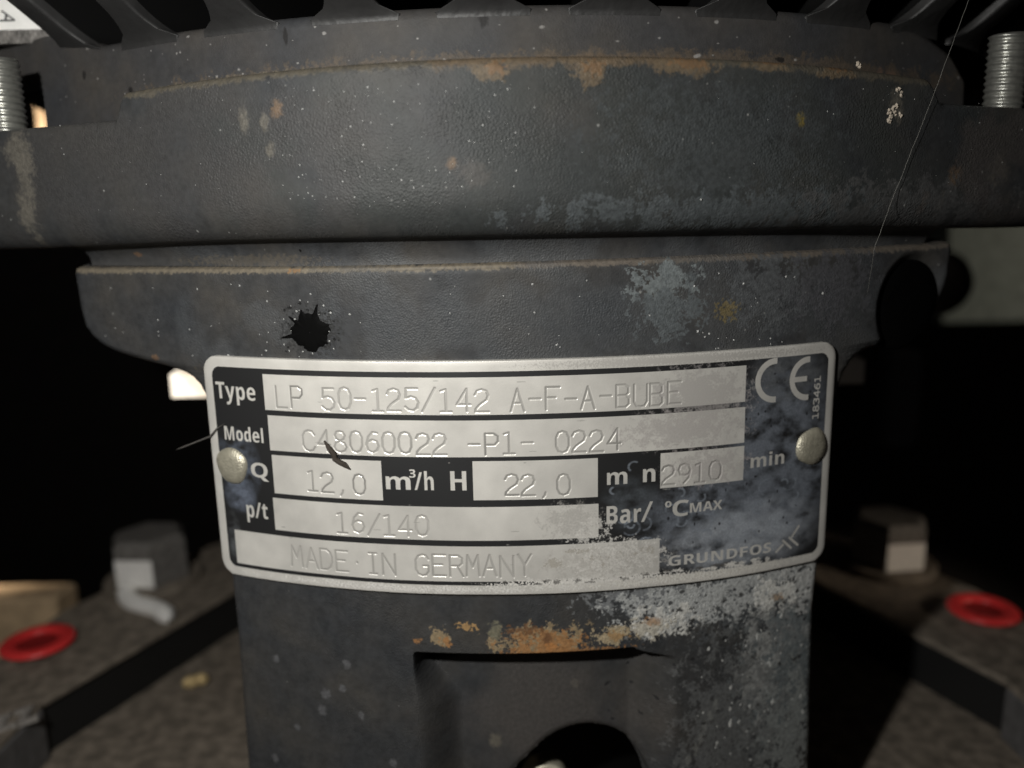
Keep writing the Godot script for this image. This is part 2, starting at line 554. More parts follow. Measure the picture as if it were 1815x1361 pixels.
	var mat := skin(sh, 0.56, 0.3)
	# the curved front, with a return along its edges
	var nf := 560
	var ret := [[-26.0, 0.0], [-12.0, 0.0], [-4.0, 0.0]]
	var nu := nf + ret.size() * 2
	var rows: Array = [[-3.0, -6.1], [-1.2, -6.55], [-0.5, -6.8], [-0.18, -6.95]]
	var yy := -7.1
	while yy > -106.0:
		rows.append([0.0, yy])
		yy -= 0.2 if yy > -30.0 or yy < -65.0 else 0.8
	var pos := PackedVector3Array()
	var uv := PackedVector2Array()
	var drop := PackedByteArray()
	for rw in rows:
		var y: float = rw[1]
		var l := table(left_edge, y)
		var r := table(right_edge, y)
		var kl := absf(table(left_edge, y - 0.5) - table(left_edge, y + 0.5))
		var kr := absf(table(right_edge, y - 0.5) - table(right_edge, y + 0.5))
		var fl := 1.0 / sqrt(1.0 + kl * kl)
		var fr := 1.0 / sqrt(1.0 + kr * kr)
		for i in nu:
			var k := i - ret.size()
			var s: float
			var n: float = rw[0]
			if k < 0:
				s = l
				n = minf(n, ret[i][0]) - 2.2
			elif k >= nf:
				s = r
				n = minf(n, ret[nu - 1 - i][0]) - 2.2
			else:
				var t := float(k) / (nf - 1)
				s = lerpf(l, r, t)
				var d := minf((s - l) * fl, (r - s) * fr)
				if d < 2.2:
					n -= 2.2 - sqrt(maxf(0.0, 4.84 - (2.2 - d) ** 2))
				if y < -7.0 and y > -8.0:
					n -= 0.35 * (8.0 + y) ** 2
				n -= pocket(s, y)
				if y < -57.0:
					n -= recess(s, y)
			var gone := 0
			if k >= 0 and k < nf and y < -80.0 and rw[0] == 0.0:
				var hf := hole_field(s, y)
				if hf < 0.0:
					n -= clampf(-hf / 0.35, 0.0, 1.0) * 3.0
					gone = 1 if hf < -0.75 else 0
				elif hf < 1.2:
					n -= 0.5 * (1.0 - hf / 1.2) ** 2
			drop.append(gone)
			var tilt := 0.0065 * s * clampf((y + 20.0) / 13.0, 0.0, 1.0)
			pos.append(wall_point(s, y + tilt, LIP_R, LIP_PH, n))
			uv.append(sh.uv(s, y))
	put("pedestal", grid(nu, rows.size(), pos, uv, drop), mat, pump)
	# the round neck between lip and flange
	pos = PackedVector3Array()
	uv = PackedVector2Array()
	var cove: Array = [[-20.0, 0.5], [7.2, -2.2]]
	for k in 9:
		var a := PI / 2.0 * k / 8.0
		cove.append([3.4 + 3.6 * (1.0 - sin(a)), -2.7 - 3.6 * (1.0 - cos(a))])
	cove.append([3.5, -6.8])
	for rw in cove:
		for i in 202:
			var s2 := lerpf(-73.5, 69.5, clampf((i - 1) / 199.0, 0.0, 1.0))
			var n2: float = rw[0] + (-20.0 if i == 0 or i == 201 else 0.0)
			pos.append(wall_point(s2, rw[1] - 0.8 * smoothstep(35.0, 75.0, absf(s2)) * clampf((rw[1] + 7.0) / 3.0, 0.0, 1.0), 115.4, deg_to_rad(25.0), n2))
			uv.append(sh.uv(s2, -17.0 + rw[1]))
	put("neck", grid(202, cove.size(), pos, uv), mat, pump)
	# black disc in the hollow at the lip end, added in place of shade
	var shade_disc := put("lip_shade_disc", lathe([Vector2(0.05, 0.9), Vector2(4.0, 0.85), Vector2(7.0, 0.5), Vector2(7.8, -0.2), Vector2(8.0, -1.2)], 48, 0.02), M.lip_shade, pump)
	shade_disc.position = wall_point(68.0, -15.6, LIP_R, LIP_PH, -1.6) * MM
	shade_disc.basis = Basis(Quaternion(Vector3.UP, wall_normal(68.4, LIP_R, LIP_PH)))
	shade_disc.set_meta("label", "black disc added as shade at the right end of the lip")
	# screw in the hole
	var plug := put("plug_screw", thread_mesh(4.6, 0.0, 9.0, 1.1, 0.45), M.rivet, pump)
	plug.position = wall_point(3.8, -103.0, LIP_R, LIP_PH, -19.0) * MM
	plug.basis = Basis(Quaternion(Vector3.UP, Vector3(0.05, 0.35, 0.93).normalized()))
	# tarry splash on the lip: a low black blob with thin legs
	var c := Vector2(-31.2, -16.4)
	var pts: Array = []
	var seg := 144
	var legs := [[2.5, 1.9], [3.35, 2.6], [1.25, 2.3], [0.4, 0.5], [5.7, 0.6], [1.9, 0.8], [4.3, 0.3]]
	for i in seg + 1:
		var a := TAU * (i % seg) / seg
		var rr := 3.15 + 0.2 * sin(a * 4.0 + 1.0) + 0.18 * sin(a * 7.0) + 0.12 * sin(a * 13.0)
		for lg in legs:
			var da := absf(angle_difference(a, lg[0]))
			rr += lg[1] * exp(-(da / 0.07) ** 2)
		pts.append(Vector2(cos(a), sin(a)) * rr)
	pos = PackedVector3Array()
	uv = PackedVector2Array()
	for k in 7:
		var f := maxf(k / 6.0, 0.03)
		for i in seg + 1:
			var p: Vector2 = pts[i] * f
			var lim := 0.14 * (1.0 - f ** 4) + 0.06
			pos.append(wall_point(c.x + p.x, c.y + p.y * 0.92, LIP_R, LIP_PH, lim * clampf(1.6 - p.length() / 3.4, 0.25, 1.0) if k < 6 else -0.05))
			uv.append(p * 0.1)
	var tar := plain(Color(0.003, 0.003, 0.003), 0.6)
	tar.metallic_specular = 0.12
	put("tar_splash", grid(seg + 1, 7, pos, uv), tar, pump)

func thread_mesh(r: float, y0: float, y1: float, pitch: float, depth: float) -> ArrayMesh:
	var pos := PackedVector3Array()
	var uv := PackedVector2Array()
	var seg := 36
	var n := int((y1 - y0) / pitch * 8.0)
	for j in range(-1, n + 1):
		for i in seg + 1:
			var a := TAU * i / seg
			var y := y1 - (y1 - y0) * clampf(float(j) / (n - 1), 0.0, 1.0)
			var ph := fposmod(y / pitch + a / TAU, 1.0)
			var rr := r - depth * absf(ph * 2.0 - 1.0) ** 0.8
			if j == 0:
				rr = r - depth
			if j == -1 or j == n:
				rr = 0.02
			pos.append(Vector3(sin(a) * rr, y, cos(a) * rr))
			uv.append(Vector2(float(i) / seg, float(j) / n))
	return grid(seg + 1, n + 2, pos, uv)

func build_flange(pump: Node3D) -> void:
	var sh := Sheet.new(2040, 270, -114.0, 114.0, -8.0, 22.2, noise_bytes)
	sh.base(Color(0.038, 0.0384, 0.0386), 0.6, 0.35)
	sh.stain(-55, 8, 60, 16, Color(0.045, 0.043, 0.042), 0.6, 0, 1.2, 0.4)
	sh.stain(20, 6, 60, 16, Color(0.033, 0.037, 0.036), 0.6, 0, 1.2, 0.4, 0.0, 60)
	# rust along the top edge
	for k in 56:
		var s := -59.0 + k * 2.25
		var hot := s > -10.0 and s < 24.0
		sh.stain(s, 19.3 - 1.4 * (s / 58.0) ** 2, 2.6, (1.0 if hot else 0.7) + rng.randf() * 0.5, Color(0.115, 0.085, 0.055) if hot else Color(0.085, 0.074, 0.056), 0.7, 4, 2.2, 0.35, 0.1, k * 13)
	for q in [[-3.0, 17.9, 2.6, 1.9], [9.5, 17.6, 2.8, 2.1], [22.5, 18.2, 5.5, 1.7], [34, 18.7, 5, 1.0], [45, 18.0, 4, 1.0]]:
		sh.stain(q[0], q[1], q[2], q[3], Color(0.12, 0.09, 0.058), 0.8, 4, 2.0, 0.15, 0.15, int(q[0] * 7) + 70)
		sh.stain(q[0] + 0.6, q[1] + 0.6, q[2] * 0.6, q[3] * 0.6, Color(0.15, 0.085, 0.042), 0.6, 2, 1.7, 0.15, 0.1)
	# spots seen in the photograph
	for q in [[490, 192, 1.2, 1.4, 0], [432, 218, 0.9, 2.0, 1], [468, 218, 0.8, 1.2, 1], [802, 288, 0.9, 1.0, 0], [1420, 212, 0.8, 1.1, 2], [45, 300, 2.5, 7.0, 1], [30, 270, 3.5, 4.0, 1], [48, 385, 2.6, 4.5, 1], [1690, 310, 1.8, 2.0, 0], [1640, 360, 1.1, 2.2, 0], [1670, 362, 0.8, 2.0, 1], [1770, 300, 3.0, 3.0, 1], [1590, 190, 1.6, 3.0, 1], [480, 265, 0.8, 1.0, 1], [840, 305, 2.6, 2.2, 3]]:
		var p := hit(q[0], q[1], FL_R, FL_PH)
		sh.stain(p.x, p.y, q[2], q[3], [Color(0.15, 0.1, 0.062), Color(0.115, 0.105, 0.088), Color(0.2, 0.15, 0.03), Color(0.06, 0.056, 0.052)][q[4]], 0.72, 4, 2.0, 0.4, 0.1, int(q[0]))
	# limescale low down on the right
	sh.stain(30, -0.5, 34, 3.5, Color(0.07, 0.078, 0.082), 0.8, 4, 2.8000000000000003, 0.14, 0.06, 120)
	sh.stain(62, 0.0, 26, 5.0, Color(0.07, 0.07, 0.07), 0.8, 4, 2.8000000000000003, 0.15, 0.05, 20)
	sh.stain(85, 6.0, 18, 10.0, Color(0.065, 0.058, 0.055), 0.7, 0, 1.8, 0.3)
	sh.stain(28, 9, 20, 9, Color(0.05, 0.055, 0.057), 0.6, 4, 2.8000000000000003, 0.25, 0.0, 300)
	sh.stain(66, 8, 5, 9, Color(0.025, 0.025, 0.026), 0.4, 0, 1.2, 0.3)
	for k in 110:
		var rr := 0.07 + 0.2 * rng.randf() ** 4
		sh.stain(rng.randf_range(-90, 90), rng.randf_range(-3, 18), rr, rr, Color(0.22, 0.22, 0.21), 0.85, 2, 0.5, 0.3, 0.3, k)
	var mat := skin(sh, 0.56, 0.32)
	var nu := 640
	var pos := PackedVector3Array()
	var uv := PackedVector2Array()
	var rows: Array = [[0.0, -24.0, 1], [0.0, -6.0, 1]]
	for k in 5:
		var a := PI / 2.0 * (1.0 - k / 4.0)
		rows.append([1.1 * (1.0 - sin(a)), -1.1 * (1.0 - cos(a)), 1])
	for k in 40:
		rows.append([(k + 1) / 41.0, 0.0, 0])
	for k in 9:
		var a := PI / 2.0 * k / 8.0
		rows.append([6.0 * (1.0 - sin(a)), -4.4 * (1.0 - cos(a)), -1])
	rows.append([0.0, -8.0, -1])
	rows.append([0.0, -24.0, -1])
	for rw in rows:
		for i in nu:
			var s := lerpf(-113.0, 113.0, i / (nu - 1.0))
			var yt := 19.7 - 1.4 * (s / 58.0) ** 2
			var corner := smoothstep(57.6, 60.2, -s) if s < 0.0 else smoothstep(62.5, 66.5, s)
			yt = lerpf(yt, 14.7, corner)
			var yb := -2.9 - 1.1 * smoothstep(35.0, 95.0, absf(s))
			var y: float
			if rw[2] == 1:
				y = yt - rw[0]
			elif rw[2] == -1:
				y = yb + rw[0]
			else:
				y = lerpf(yt - 1.1, yb + 6.0, rw[0])
			pos.append(wall_point(s, y, FL_R, FL_PH, rw[1]))
			uv.append(sh.uv(s, y))
	put("mounting_flange", grid(nu, rows.size(), pos, uv), mat, pump)
	# threaded studs that stand on the ears of the flange
	for q in [[16.0, 240.0], [1777.0, 191.0]]:
		var p := hit(q[0], q[1], FL_R, FL_PH)
		var w := wall_point(p.x, 0, FL_R, FL_PH, -6.0)
		var v := ray(q[0], q[1])
		w = EYE + v * ((w.z - EYE.z) / v.z)
		var st := put("stud", thread_mesh(3.05, 12.0, 26.0, 1.0, 0.42), M.stud, pump)
		st.position = Vector3(w.x, 0, w.z) * MM

func build_motor(pump: Node3D) -> void:
	var sh := Sheet.new(2040, 180, -116.0, 116.0, 10.0, 30.0, noise_bytes)
	sh.base(Color(0.045, 0.0435, 0.0435), 0.4, 0.25)
	sh.stain(20, 20.2, 80, 2.4, Color(0.11, 0.082, 0.055), 0.5, 4, 2.0, 0.25, 0.1, 33)
	sh.stain(12, 20.0, 26, 1.6, Color(0.11, 0.078, 0.05), 0.6, 4, 2.2, 0.35, 0.12, 7)
	sh.stain(-35, 19.8, 30, 1.2, Color(0.12, 0.1, 0.07), 0.7, 2, 1.6, 0.25, 0.1, 99)
	sh.stain(62, 19.5, 3, 2, Color(0.16, 0.1, 0.07), 0.6, 1, 1.4, 0.3)
	for k in 90:
		var rr := 0.1 + 0.25 * rng.randf() ** 3
		sh.stain(rng.randf_range(-85, 85), rng.randf_range(19, 28), rr * (1.0 + rng.randf()), rr, Color(0.26, 0.25, 0.24), 0.8, 2, 0.6, 0.3, 0.3, k)
	for q in [[-75.5, 24.0, 0.6, 0.9], [-33, 25.5, 0.5, 1.6], [-64, 20.5, 0.9, 0.8], [-4, 26.2, 0.9, 1.3], [40, 21.3, 1.2, 0.5]]:
		sh.stain(q[0], q[1], q[2], q[3], Color(0.012, 0.011, 0.011), 0.9, 2, 0.6, 0.2, -0.2)
	var mat := skin(sh, 0.62, 0.12)
	var pos := PackedVector3Array()
	var uv := PackedVector2Array()
	var nu := 420
	var ph := deg_to_rad(30.0)
	var rows: Array = [[0.0, -32.0, 1], [0.0, -8.0, 1], [0.0, -2.4, 1], [0.25, -1.2, 1], [0.7, -0.5, 1], [1.3, -0.12, 1]]
	for k in 14:
		rows.append([(k + 0.5) / 14.0, 0.0, 0])
	rows.append_array([[0.4, -0.1, -1], [0.0, -0.6, -1], [0.0, -32.0, -1]])
	for rw in rows:
		for i in nu:
			var s := lerpf(-118.0, 84.5, clampf((i - 1) / (nu - 3.0), 0.0, 1.0))
			var yt := 28.4 + 3.2 * smoothstep(-71.0, -79.0, s) - 4.2 * smoothstep(60.0, 84.0, s) ** 2 - 3.0 * smoothstep(78.0, 84.5, s)
			var yb := lerpf(22.4, 12.2, smoothstep(-87.6, -86.8, s))
			var y: float = yt - rw[0] if rw[2] == 1 else (yb + rw[0] if rw[2] == -1 else lerpf(yt - 1.4, yb + 0.5, rw[0]))
			var n: float = maxf(rw[1], -7.0 if s < -80.0 else -40.0) - 1.6 * smoothstep(82.0, 84.5, s) ** 2
			if i == nu - 1:
				n = minf(n, -30.0)
			pos.append(wall_point(s, y, 116.4, ph, n + 0.35 * sin(y * 0.2)))
			uv.append(sh.uv(clampf(s, -115.5, 115.5), y))
	put("motor_rim", grid(nu, rows.size(), pos, uv), mat, pump)
	put("motor_core", lathe([Vector2(0.1, 95), Vector2(87, 95), Vector2(87, 12)], 96), M.black, pump)  # near-black: the shade between the fins is put into its colour
	# cooling fins
	var fin: MeshInstance3D = null
	for k in range(-20, 20):
		var f: MeshInstance3D
		if fin == null:
			fin = put("cooling_fin", fin_mesh(false), M.black, pump)  # black flanks carry the shade of the gaps as colour
			put("fin_edge", fin_mesh(true), M.fin, fin)
			f = fin
		else:
			f = fin.duplicate()
			f.name = numbered("cooling_fin", pump)
			pump.add_child(f, true)
		f.rotation.y = (-4.0 + 18.22 * k) / 116.0

func fin_mesh(edge: bool) -> ArrayMesh:
	var pos := PackedVector3Array()
	var uv := PackedVector2Array()
	var ys: Array = [78.0, 60.0, 44.0, 38.0, 35.0, 33.0, 31.8, 31.0, 30.2, 29.5, 28.9, 28.65, 28.5, 27.5, 26.6]
	for y in ys:
		var up: float = y - 27.6
		var out := 116.2 + (clampf(up, 0.0, 8.0) * 1.35 if up > 0.0 else 0.0) + clampf(up - 8.0, 0.0, 40.0) * 0.15
		if up < 0.3:
			out = 116.0
		var w := 2.8
		if up < 4.0:
			w += 4.0 - sqrt(maxf(0.0, 16.0 - (4.0 - maxf(up, 0.0)) ** 2))
		var c := 0.5
		var outline := [[-w, out - 3.0], [-w, out - 2.0 * c], [-w + 0.3 * c, out - 0.7 * c], [-w + c, out], [0.0, out + 0.12], [w - c, out], [w - 0.3 * c, out - 0.7 * c], [w, out - 2.0 * c], [w, out - 3.0]]
		if not edge:
			outline = [[-w + 0.05, 84.0], [-w + 0.05, out - 1.0], [0.0, out - 0.6], [w - 0.05, out - 1.0], [w - 0.05, 84.0]]
		for q in outline:
			pos.append(Vector3(q[0], y, q[1]))
			uv.append(Vector2(q[0], y) * 0.02)
	return grid(9 if edge else 5, ys.size(), pos, uv)

# ------------------------------------------------------------------ nameplate
var strokes := {
	"A": "0,0 1,3 2,0|.4,1.1 1.6,1.1", "B": "0,0 0,3 1.3,3 1.8,2.7 1.8,1.9 1.4,1.6 0,1.6|1.4,1.6 1.9,1.2 1.9,.4 1.4,0 0,0", "C": "2,2.4 1.6,2.9 1,3 .4,2.8 0,2.2 0,.8 .4,.2 1,0 1.6,.1 2,.6",
	"D": "0,0 0,3 1.1,3 1.7,2.6 2,1.9 2,1.1 1.7,.4 1.1,0 0,0", "E": "2,0 0,0 0,3 2,3|0,1.6 1.5,1.6", "F": "0,0 0,3 2,3|0,1.6 1.4,1.6", "G": "2,2.4 1.6,2.9 1,3 .4,2.8 0,2.2 0,.8 .4,.2 1,0 1.6,.1 2,.6 2,1.4 1.2,1.4",
	"I": "1,0 1,3|.4,0 1.6,0|.4,3 1.6,3", "L": "0,3 0,0 1.8,0", "M": "0,0 .2,3 1,1.3 1.8,3 2,0", "N": "0,0 0,3 2,0 2,3", "P": "0,0 0,3 1.3,3 1.9,2.6 1.9,1.9 1.4,1.4 0,1.4", "R": "0,0 0,3 1.3,3 1.9,2.6 1.9,1.9 1.4,1.5 0,1.5|1.1,1.5 2,0",
	"U": "0,3 0,.7 .4,.1 1,0 1.6,.1 2,.7 2,3", "Y": "0,3 1,1.5 2,3|1,1.5 1,0", "0": "1,3 .4,2.8 .05,2.1 .05,.9 .4,.2 1,0 1.6,.2 1.95,.9 1.95,2.1 1.6,2.8 1,3", "1": ".3,2.8 1,3 1,0|.2,0 1.8,0", "2": "0,2.3 .3,2.8 1,3 1.7,2.8 1.95,2.2 1.7,1.6 .6,.9 .1,.4 0,0 2,0",
	"3": "0,2.8 1,3 1.8,2.7 1.8,1.9 1,1.6 1.9,1.2 1.9,.4 1,0 0,.2", "4": "1.5,0 1.5,3 0,.9 2,.9", "5": "1.9,3 .2,3 .1,1.7 .9,1.9 1.6,1.7 2,1.1 1.8,.4 1.2,0 .5,.1 0,.5", "6": "1.8,2.8 1.1,2.9 .4,2.2 .05,1.1 .3,.3 1,0 1.7,.3 1.95,.9 1.7,1.6 1,1.8 .3,1.5 .05,1", "8": "1,1.6 .4,1.9 .2,2.4 .5,2.9 1,3 1.5,2.9 1.8,2.4 1.6,1.9 1,1.6 .3,1.3 0,.7 .3,.2 1,0 1.7,.2 2,.7 1.7,1.3 1,1.6",
	"9": "1.95,2.1 1.7,1.4 1,1.2 .3,1.4 .05,2.1 .3,2.8 1,3 1.7,2.7 1.95,2 1.7,.8 .9,0", "-": ".2,1.5 1.8,1.5", "/": "0,-.1 2,3.1", ",": "1,.35 .9,0 .6,-.4", ".": "1,1.4 1,1.5"}

func build_nameplate(pump: Node3D) -> void:
	var s0 := -50.6
	var s1 := 50.8
	var y0 := -56.7
	var y1 := -20.4
	var w := 2000
	var h := 716
	var ppm := w / (s1 - s0)
	# where bare metal shows: 1, where ink covers it: 0
	var bare := PackedByteArray()
	bare.resize(w * h)
	bare.fill(1)
	var fill := func(a: float, b: float, c: float, d: float, v: int, rad: float) -> void:
		for j in range(int((y1 - d) * ppm), int((y1 - c) * ppm)):
			for i in range(int((a - s0) * ppm), int((b - s0) * ppm)):
				var x := s0 + i / ppm
				var y := y1 - j / ppm
				var dx := maxf(maxf(a + rad - x, x - b + rad), 0.0)
				var dy := maxf(maxf(c + rad - y, y - d + rad), 0.0)
				if dx * dx + dy * dy <= rad * rad or rad == 0.0:
					bare[j * w + i] = v
	fill.call(-48.95, 49.25, -55.1, -22.0, 0, 1.6)
	for f in [[-39.4, 34.2, -28.45, -22.85], [-39.1, 34.25, -34.8, -29.25], [-38.95, -20.9, -41.75, -35.55], [-7.25, 11.2, -41.45, -35.45], [20.7, 34.3, -40.8, -35.35], [-39.4, 11.3, -47.85, -42.55], [-47.4, 20.75, -54.5, -48.75]]:
		fill.call(f[0], f[1], f[2], f[3], 1, 0.0)
	# printed words left bare in the ink: text, left, right, baseline, top, weight
	for t in [["Type", -48.4, -41.0, -27.2, -24.45, 600], ["Model", -47.5, -40.2, -33.75, -31.35, 600], ["Q", -43.0, -39.85, -39.95, -37.0, 600], ["p/t", -44.6, -40.6, -46.35, -43.6, 600], ["m", -20.4, -16.6, -39.9, -37.85, 600], ["3", -16.75, -15.75, -38.0, -36.7, 700], ["/h", -16.0, -13.1, -39.9, -36.95, 600], ["H", -10.6, -8.2, -39.9, -36.95, 600], ["m", 12.5, 15.6, -39.65, -37.75, 600], ["n", 18.0, 19.9, -39.6, -37.55, 600], ["Bar", 12.45, 17.75, -45.85, -43.0, 700], ["/", 17.75, 19.6, -45.85, -42.7, 400], ["o", 21.5, 22.5, -43.9, -42.9, 600], ["C", 22.7, 25.3, -45.5, -42.9, 600], ["MAX", 25.5, 30.9, -45.1, -43.55, 500], ["min", 35.5, 41.6, -39.0, -36.75, 600], ["GRUNDFOS", 22.2, 39.9, -53.5, -51.8, 900]]:
		var tm := TextMesh.new()
		var fo := SystemFont.new()
		fo.font_names = PackedStringArray(["Droid Sans"])
		fo.font_weight = 700 if t[5] >= 500 else 400
		tm.font = fo
		tm.font_size = 96
		tm.pixel_size = 0.01
		tm.depth = 0.01
		tm.text = t[0]
		var arr := tm.surface_get_arrays(0)
		var v: PackedVector3Array = arr[Mesh.ARRAY_VERTEX]
		var nn: PackedVector3Array = arr[Mesh.ARRAY_NORMAL]
		var ix: PackedInt32Array = arr[Mesh.ARRAY_INDEX]
		var lo := Vector2(1e9, 1e9)
		var hi := Vector2(-1e9, -1e9)
		for p in v:
			lo = Vector2(minf(lo.x, p.x), minf(lo.y, p.y))
			hi = Vector2(maxf(hi.x, p.x), maxf(hi.y, p.y))
		# letters with a tail go below the line: keep the baseline where it belongs
		var has_tail: bool = t[0] in ["Type", "p/t"]
		var ylo: float = t[3] - ((t[4] - t[3]) * 0.29 if has_tail else 0.0)
		var k := 0
		while k < ix.size():
			if absf(nn[ix[k]].z) > 0.9:
				var tri2 := []
				for m in 3:
					var p := v[ix[k + m]]
					tri2.append(Vector2((t[1] + (p.x - lo.x) / (hi.x - lo.x) * (t[2] - t[1]) - s0) * ppm, (y1 - (ylo + (p.y - lo.y) / (hi.y - lo.y) * (t[4] - ylo))) * ppm))
				fill_tri(bare, w, h, tri2)
			k += 3
	# the two letters of the conformity mark: arcs
	for arc in [[39.2, -25.5, 3.45, 0], [45.3, -25.75, 3.45, 1]]:
		for j in range(int((y1 + 21.5) * ppm), int((y1 + 30.0) * ppm)):
			for i in range(int((34.5 - s0) * ppm), int((46.6 - s0) * ppm)):
				var x: float = s0 + i / ppm - arc[0]
				var y: float = y1 - j / ppm - arc[1]
				var rr := sqrt(x * x + y * y)
				if rr < arc[2] and rr > arc[2] - 0.92 and x < 0.25:
					bare[j * w + i] = 1
				if arc[3] == 1 and x < -0.2 and x > -arc[2] + 0.3 and absf(y) < 0.42:
					bare[j * w + i] = 1
	# the three bars of the maker's emblem
	for l in [[40.9, -53.6, 42.1, -52.6], [42.1, -51.9, 43.7, -53.4], [43.3, -51.6, 45.0, -53.1], [43.8, -51.5, 45.0, -49.9]]:
		line_bare(bare, w, h, Vector2((l[0] - s0) * ppm, (y1 - l[1]) * ppm), Vector2((l[2] - s0) * ppm, (y1 - l[3]) * ppm), 0.2 * ppm)
	# small number up the right border
	var num := "183461"
	for k in num.length():
		for poly in stroke_points(num[k] if strokes.has(num[k]) else "8"):
			for m in poly.size() - 1:
				var a: Vector2 = poly[m]
				var b: Vector2 = poly[m + 1]
				line_bare(bare, w, h, Vector2((47.2 + (1.5 - a.y) * 0.36 - s0) * ppm, (y1 - (-32.4 + k * 1.18 + a.x * 0.45)) * ppm), Vector2((47.2 + (1.5 - b.y) * 0.36 - s0) * ppm, (y1 - (-32.4 + k * 1.18 + b.x * 0.45)) * ppm), 0.11 * ppm)
	# stamped characters: depth of the groove, 0..1
	var groove := PackedFloat32Array()
	groove.resize(w * h)
	for t in [["LP 50-125/142 A-F-A-BUBE", -37.4, 2.565, -27.85, 1.1], ["C48060022 -P1- 0224", -33.4, 2.555, -34.35, 1.07], ["12,0", -33.3, 2.55, -40.85, 1.05], ["22,0", -2.6, 2.55, -40.8, 1.07], ["2910", 21.0, 2.5, -40.3, 1.0], ["16/140", -28.7, 2.5, -47.2, 1.07], ["MADE.IN GERMANY", -37.0, 2.58, -53.6, 1.12]]:
		for k in String(t[0]).length():
			var ch: String = t[0][k]
			if not strokes.has(ch):
				continue
			var jig := Vector2(rng.randf_range(-0.08, 0.08), rng.randf_range(-0.12, 0.12))
			for poly in stroke_points(ch):
				for m in poly.size() - 1:
					var a: Vector2 = Vector2(t[1] + t[2] * k, t[3]) + jig + poly[m] * Vector2(0.98, t[4])
					var b: Vector2 = Vector2(t[1] + t[2] * k, t[3]) + jig + poly[m + 1] * Vector2(0.98, t[4])
					line_groove(groove, w, h, Vector2(a.x - s0, y1 - a.y) * ppm, Vector2(b.x - s0, y1 - b.y) * ppm, ppm)
	# colours
	var sh := Sheet.new(w, h, s0, s1, y0, y1, noise_bytes)
	var n0: PackedByteArray = noise_bytes[0]
	var n1: PackedByteArray = noise_bytes[1]
	var n2: PackedByteArray = noise_bytes[2]
	var n3: PackedByteArray = noise_bytes[3]
	var gloss := PackedByteArray()
	gloss.resize(w * h * 3)
	for j in h:
		for i in w:
			var k := j * w + i
			var q := (j & 511) * 512 + (i & 511)
			var q2 := ((j / 3) & 511) * 512 + ((i / 3) & 511)
			var f := n3[q] / 255.0 - 0.5
			var c := n0[q2] / 255.0 - 0.5
			if bare[k]:
				var v := 0.76 * (1.0 + 0.24 * c + 0.09 * f + 0.16 * (n1[q2] / 255.0 - 0.5)) * (1.0 - (0.2 + 0.7 * (n0[q2] / 255.0)) * 0.95 * groove[k] * groove[k])
				sh.r[k] = v
				sh.g[k] = v * 0.965
				sh.b[k] = v * 0.9
			else:
				var v2 := 0.011 * (1.0 + 0.5 * f)
				sh.r[k] = v2
				sh.g[k] = v2
				sh.b[k] = v2 * 1.05
			sh.z[k] = 0.75 + 0.05 * f + 0.05 * (n2[q] / 255.0 - 0.5) + (0.0 if bare[k] else 0.04) - 0.75 * groove[k]
	# bluish chalky film over the ink on the right and round the left rivet
	var film := Color(0.12, 0.132, 0.155)
	film_over(sh, bare, 41, -38, 13, 19, film, 1.0, 10)
	film_over(sh, bare, 32, -46, 17, 9, film, 1.0, 90)
	film_over(sh, bare, 34, -51, 16, 5.5, Color(0.25, 0.265, 0.29), 1.0, 170)
	film_over(sh, bare, 38, -48, 12, 4.5, Color(0.25, 0.27, 0.3), 0.9, 333)
	film_over(sh, bare, 42, -25, 8, 5, Color(0.1, 0.105, 0.112), 0.9, 260)
	film_over(sh, bare, 16, -43, 5, 5, Color(0.055, 0.062, 0.07), 0.9, 300)
	film_over(sh, bare, -45.5, -38, 4.8, 6.5, Color(0.085, 0.1, 0.13), 1.0, 40)
	film_over(sh, bare, -45.6, -43, 3.4, 3.0, Color(0.1, 0.115, 0.15), 1.0, 140)
	film_over(sh, bare, -47.5, -50, 1.6, 5.0, Color(0.08, 0.085, 0.09), 0.8, 240)
	# loose chalk rings on the ink
	for k in 34:
		var cs := rng.randf_range(12.5, 44.0)
		var cy := rng.randf_range(-51.5, -35.5)
		var rr := rng.randf_range(0.5, 1.5)
		var a0 := rng.randf() * TAU
		for m in 14:
			var a := a0 + m * 0.22
			var p := Vector2(cs + cos(a) * rr, cy + sin(a) * rr * 0.9)
			film_over(sh, bare, p.x, p.y, 0.26, 0.2, Color(0.17, 0.19, 0.22), 0.22 + 0.4 * rng.randf(), k * 9 + m)
	for k in 70:
		film_over(sh, bare, rng.randf_range(13, 46), rng.randf_range(-52, -24), rng.randf_range(0.12, 0.3), rng.randf_range(0.15, 0.4), Color(0.012, 0.012, 0.014), 0.9, k * 5)
	# white scale that hides the lower border, pinkish bloom over the right metal fields
	sh.stain(10, -54.9, 16, 0.8, Color(0.85, 0.82, 0.77), 0.95, 2, 1.7, 0.12, 0.05, 12)
	sh.stain(24, -55.6, 26, 0.9, Color(0.8, 0.77, 0.72), 0.7, 2, 1.8, 0.12, 0.05, 120)
	sh.stain(12, -52, 10, 3.0, Color(0.5, 0.47, 0.43), 0.42, 4, 2.6, 0.3, 0.02, 30)
	for q in [[11.5, -51.2, 2.6, 0.7], [15.5, -51.0, 2.8, 0.8], [18.6, -50.6, 1.2, 1.0], [12.5, -52.4, 1.2, 0.5], [4.5, -51.8, 2.0, 0.9], [8.0, -50.0, 2.5, 0.5]]:
		sh.stain(q[0], q[1], q[2], q[3], Color(0.3, 0.275, 0.235), 0.75, 4, 2.2, 0.1, -0.02, int(q[0] * 9))
